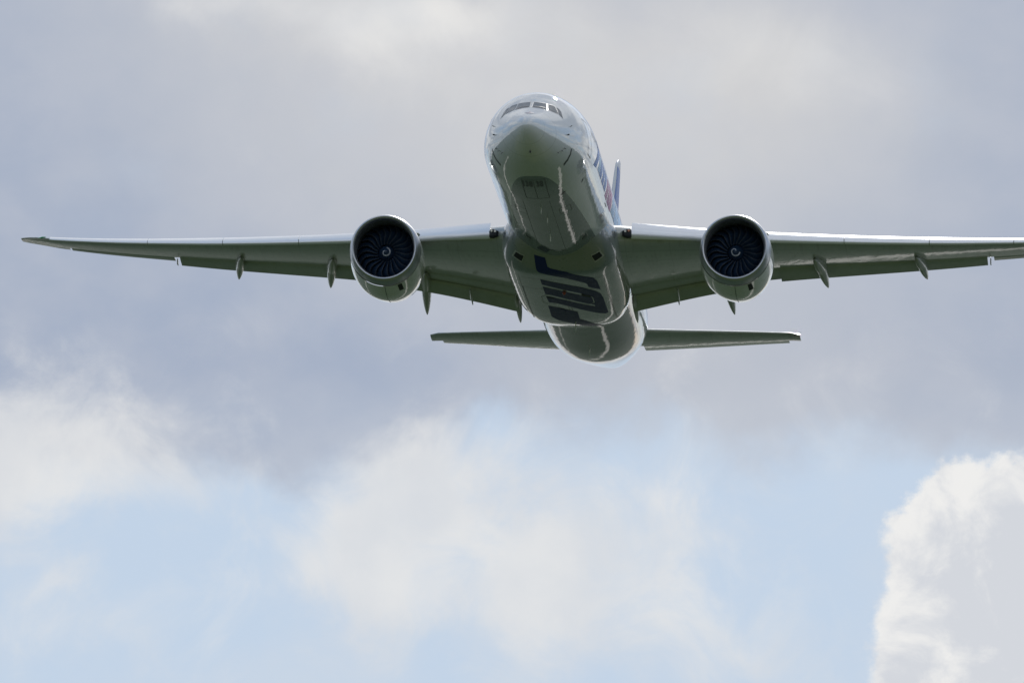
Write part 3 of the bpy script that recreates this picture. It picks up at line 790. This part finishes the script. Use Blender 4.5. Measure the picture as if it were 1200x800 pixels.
L_ = [[(-1.2, 33.74), (-.61, 34.16), (-.58, 36.3), (-.35, 36.65), (-.29, 34.6), (.33, 35.32), (.32, 37.37), (.63, 37.88), (1.49, 40.3), (.77, 40.6), (.45, 40.2), (0, 39.08), (-.89, 37.74), (-1.22, 36.69)]]
decal('belly_letter', [J_], 'belly', GT, M['navy'], fair, step=.3, off=.012)
decal('belly_letter', A_, 'belly', GT, M['navy'], fair, step=.3, off=.012)
decal('belly_letter', L_, 'belly', GT, M['navy'], fair, step=.3, off=.012)
# ram air inlets in the front face of the fairing
for s in (1, -1):
    q4 = [(1.86, 24.12), (2.28, 24.00), (2.44, 24.42), (2.02, 24.60)]
    rim = [(1.80, 24.02), (2.32, 23.88), (2.54, 24.50), (2.00, 24.72)]
    ri = decal('ram_air_inlet', [[(p[0] * s, p[1]) for p in rim]], 'belly', GT, M['canoe'], fair, step=.15, off=.010)
    decal('inlet_mouth_shade', [[(p[0] * s, p[1]) for p in q4]], 'belly', GT, M['dark'], ri, step=.15, off=.022)  # shade inside the inlet painted as a flat dark patch
# wheel bay outlines, half-open door marks and red beacon
for s in (1, -1):
    decal('main_gear_door_seam', strip([(.75 * s, 30.9), (1.1 * s, 30.9), (1.42 * s, 31.5), (1.42 * s, 32.9), (1.1 * s, 33.3), (.75 * s, 33.3)], .05), 'belly', GT, M['frame'], fair, step=.3, off=.017)
    decal('main_gear_door_seam', loop_strip(.08 * s, 2.3 * s, 29.4, 38.3, .03), 'belly', GT, M['seam'], fair, step=.4, off=.005)
decal('wheel_bay_shade', [[(.86, 30.5), (1.32, 30.95), (1.34, 31.5), (.9, 31.05)]], 'belly', GT, M['dark'], fair, step=.3, off=.02)  # wheel-well gaps as flat dark patches, their shade put into the colour
decal('wheel_bay_shade', [[(-1.12, 31.25), (-.72, 31.5), (-.72, 31.75), (-1.12, 31.5)]], 'belly', GT, M['dark'], fair, step=.3, off=.02)
for (y_) in (26.9, 29.2, 38.6): decal('fairing_seam', strip([(-2.6, y_), (2.6, y_)], .03), 'belly', GT, M['seam'], fair, step=.3, off=.004)
for x in (-2.35, 2.35): decal('fairing_seam', strip([(x, 27.0), (x, 38.5)], .03), 'belly', GT, M['seam'], fair, step=.3, off=.004)
hit = GT.ray_cast(Vector((-.05, 30.1 - 25, -12)), Vector((0, 0, 1)))[0]
link_mesh('beacon', *loft([[Vector((hit.x + r_ * math.cos(2 * PI * k / 12), hit.y + r_ * math.sin(2 * PI * k / 12), hit.z - z_)) for k in range(12)] for z_, r_ in ((-.01, .11), (.06, .10), (.13, .06), (.15, .02))]), M['red'], fair, sub=False)
# side livery on the port flank: arcs and slanted colour bands
decal('livery_band', [[(10.4, -.92), (11.7, -.80), (13.5, .45), (14.1, 1.35), (13.0, 1.30), (12.2, .40)]], 'port', FT, M['blue'], fus, step=.3, off=.008)
for (y0, m_) in ((12.7, 'lblue'), (14.0, 'blue'), (15.6, 'blue'), (17.1, 'blue')):
    decal('livery_band', [[(y0, -.66), (y0 + 1.25, -.66), (y0 + 2.0, .35), (y0 + .8, .35)]], 'port', FT, M[m_], fus, step=.3, off=.008)
for y0 in (18.7, 20.2, 21.6):
    decal('livery_band', [[(y0, -.80), (y0 + 1.25, -.80), (y0 + 2.0, .35), (y0 + .8, .35)]], 'port', FT, M['pink'], fus, step=.3, off=.008)
for y0 in (23.2, 25.4, 27.6): decal('livery_band', [[(y0, -.70), (y0 + 2.0, -.70), (y0 + 2.8, .35), (y0 + .8, .35)]], 'port', FT, M['lblue'], fus, step=.3, off=.008)
# doors on both flanks
for y_ in (7.6, 19.8, 31.5, 43.5, 57.5):
    for side in ('port', 'starboard'):
        decal('cabin_door_outline', loop_strip(y_, y_ + 1.1, -.95, .98, .045), side, FT, M['seam'], fus, step=.2, off=.014)
# cabin windows: one object each on the flank that shows, the hidden flank as one
def win(y0): return [(y0 - .13, .45), (y0 - .07, .38), (y0 + .07, .38), (y0 + .13, .45), (y0 + .13, .70), (y0 + .07, .77), (y0 - .07, .77), (y0 - .13, .70)]
wy = [9.6 + .58 * i for i in range(82)]
wy = [y for y in wy if all(not (d_ - .3 < y < d_ + 1.4) for d_ in (7.6, 19.8, 31.5, 43.5, 57.5))]
w0 = decal('cabin_window', [win(30.0)], 'port', FT, M['glass'], fus, step=.5, off=.016)
first = True
for y in wy:
    if y < 11.8: decal('cabin_window', [win(y)], 'port', FT, M['glass'], fus, step=.5, off=.016); continue
    if y > 51.0: decal('cabin_window', [win(y)], 'port', FT, M['glass'], fus, step=.5, off=.016); continue
    o = w0 if first else w0.copy()
    if not first: COL.objects.link(o)
    o.location = (0, y - 30.0, 0); first = False
o = decal('cabin_window_row', [win(y) for y in wy], 'starboard', FT, M['glass'], fus, step=.5, off=.016); o['kind'] = 'stuff'
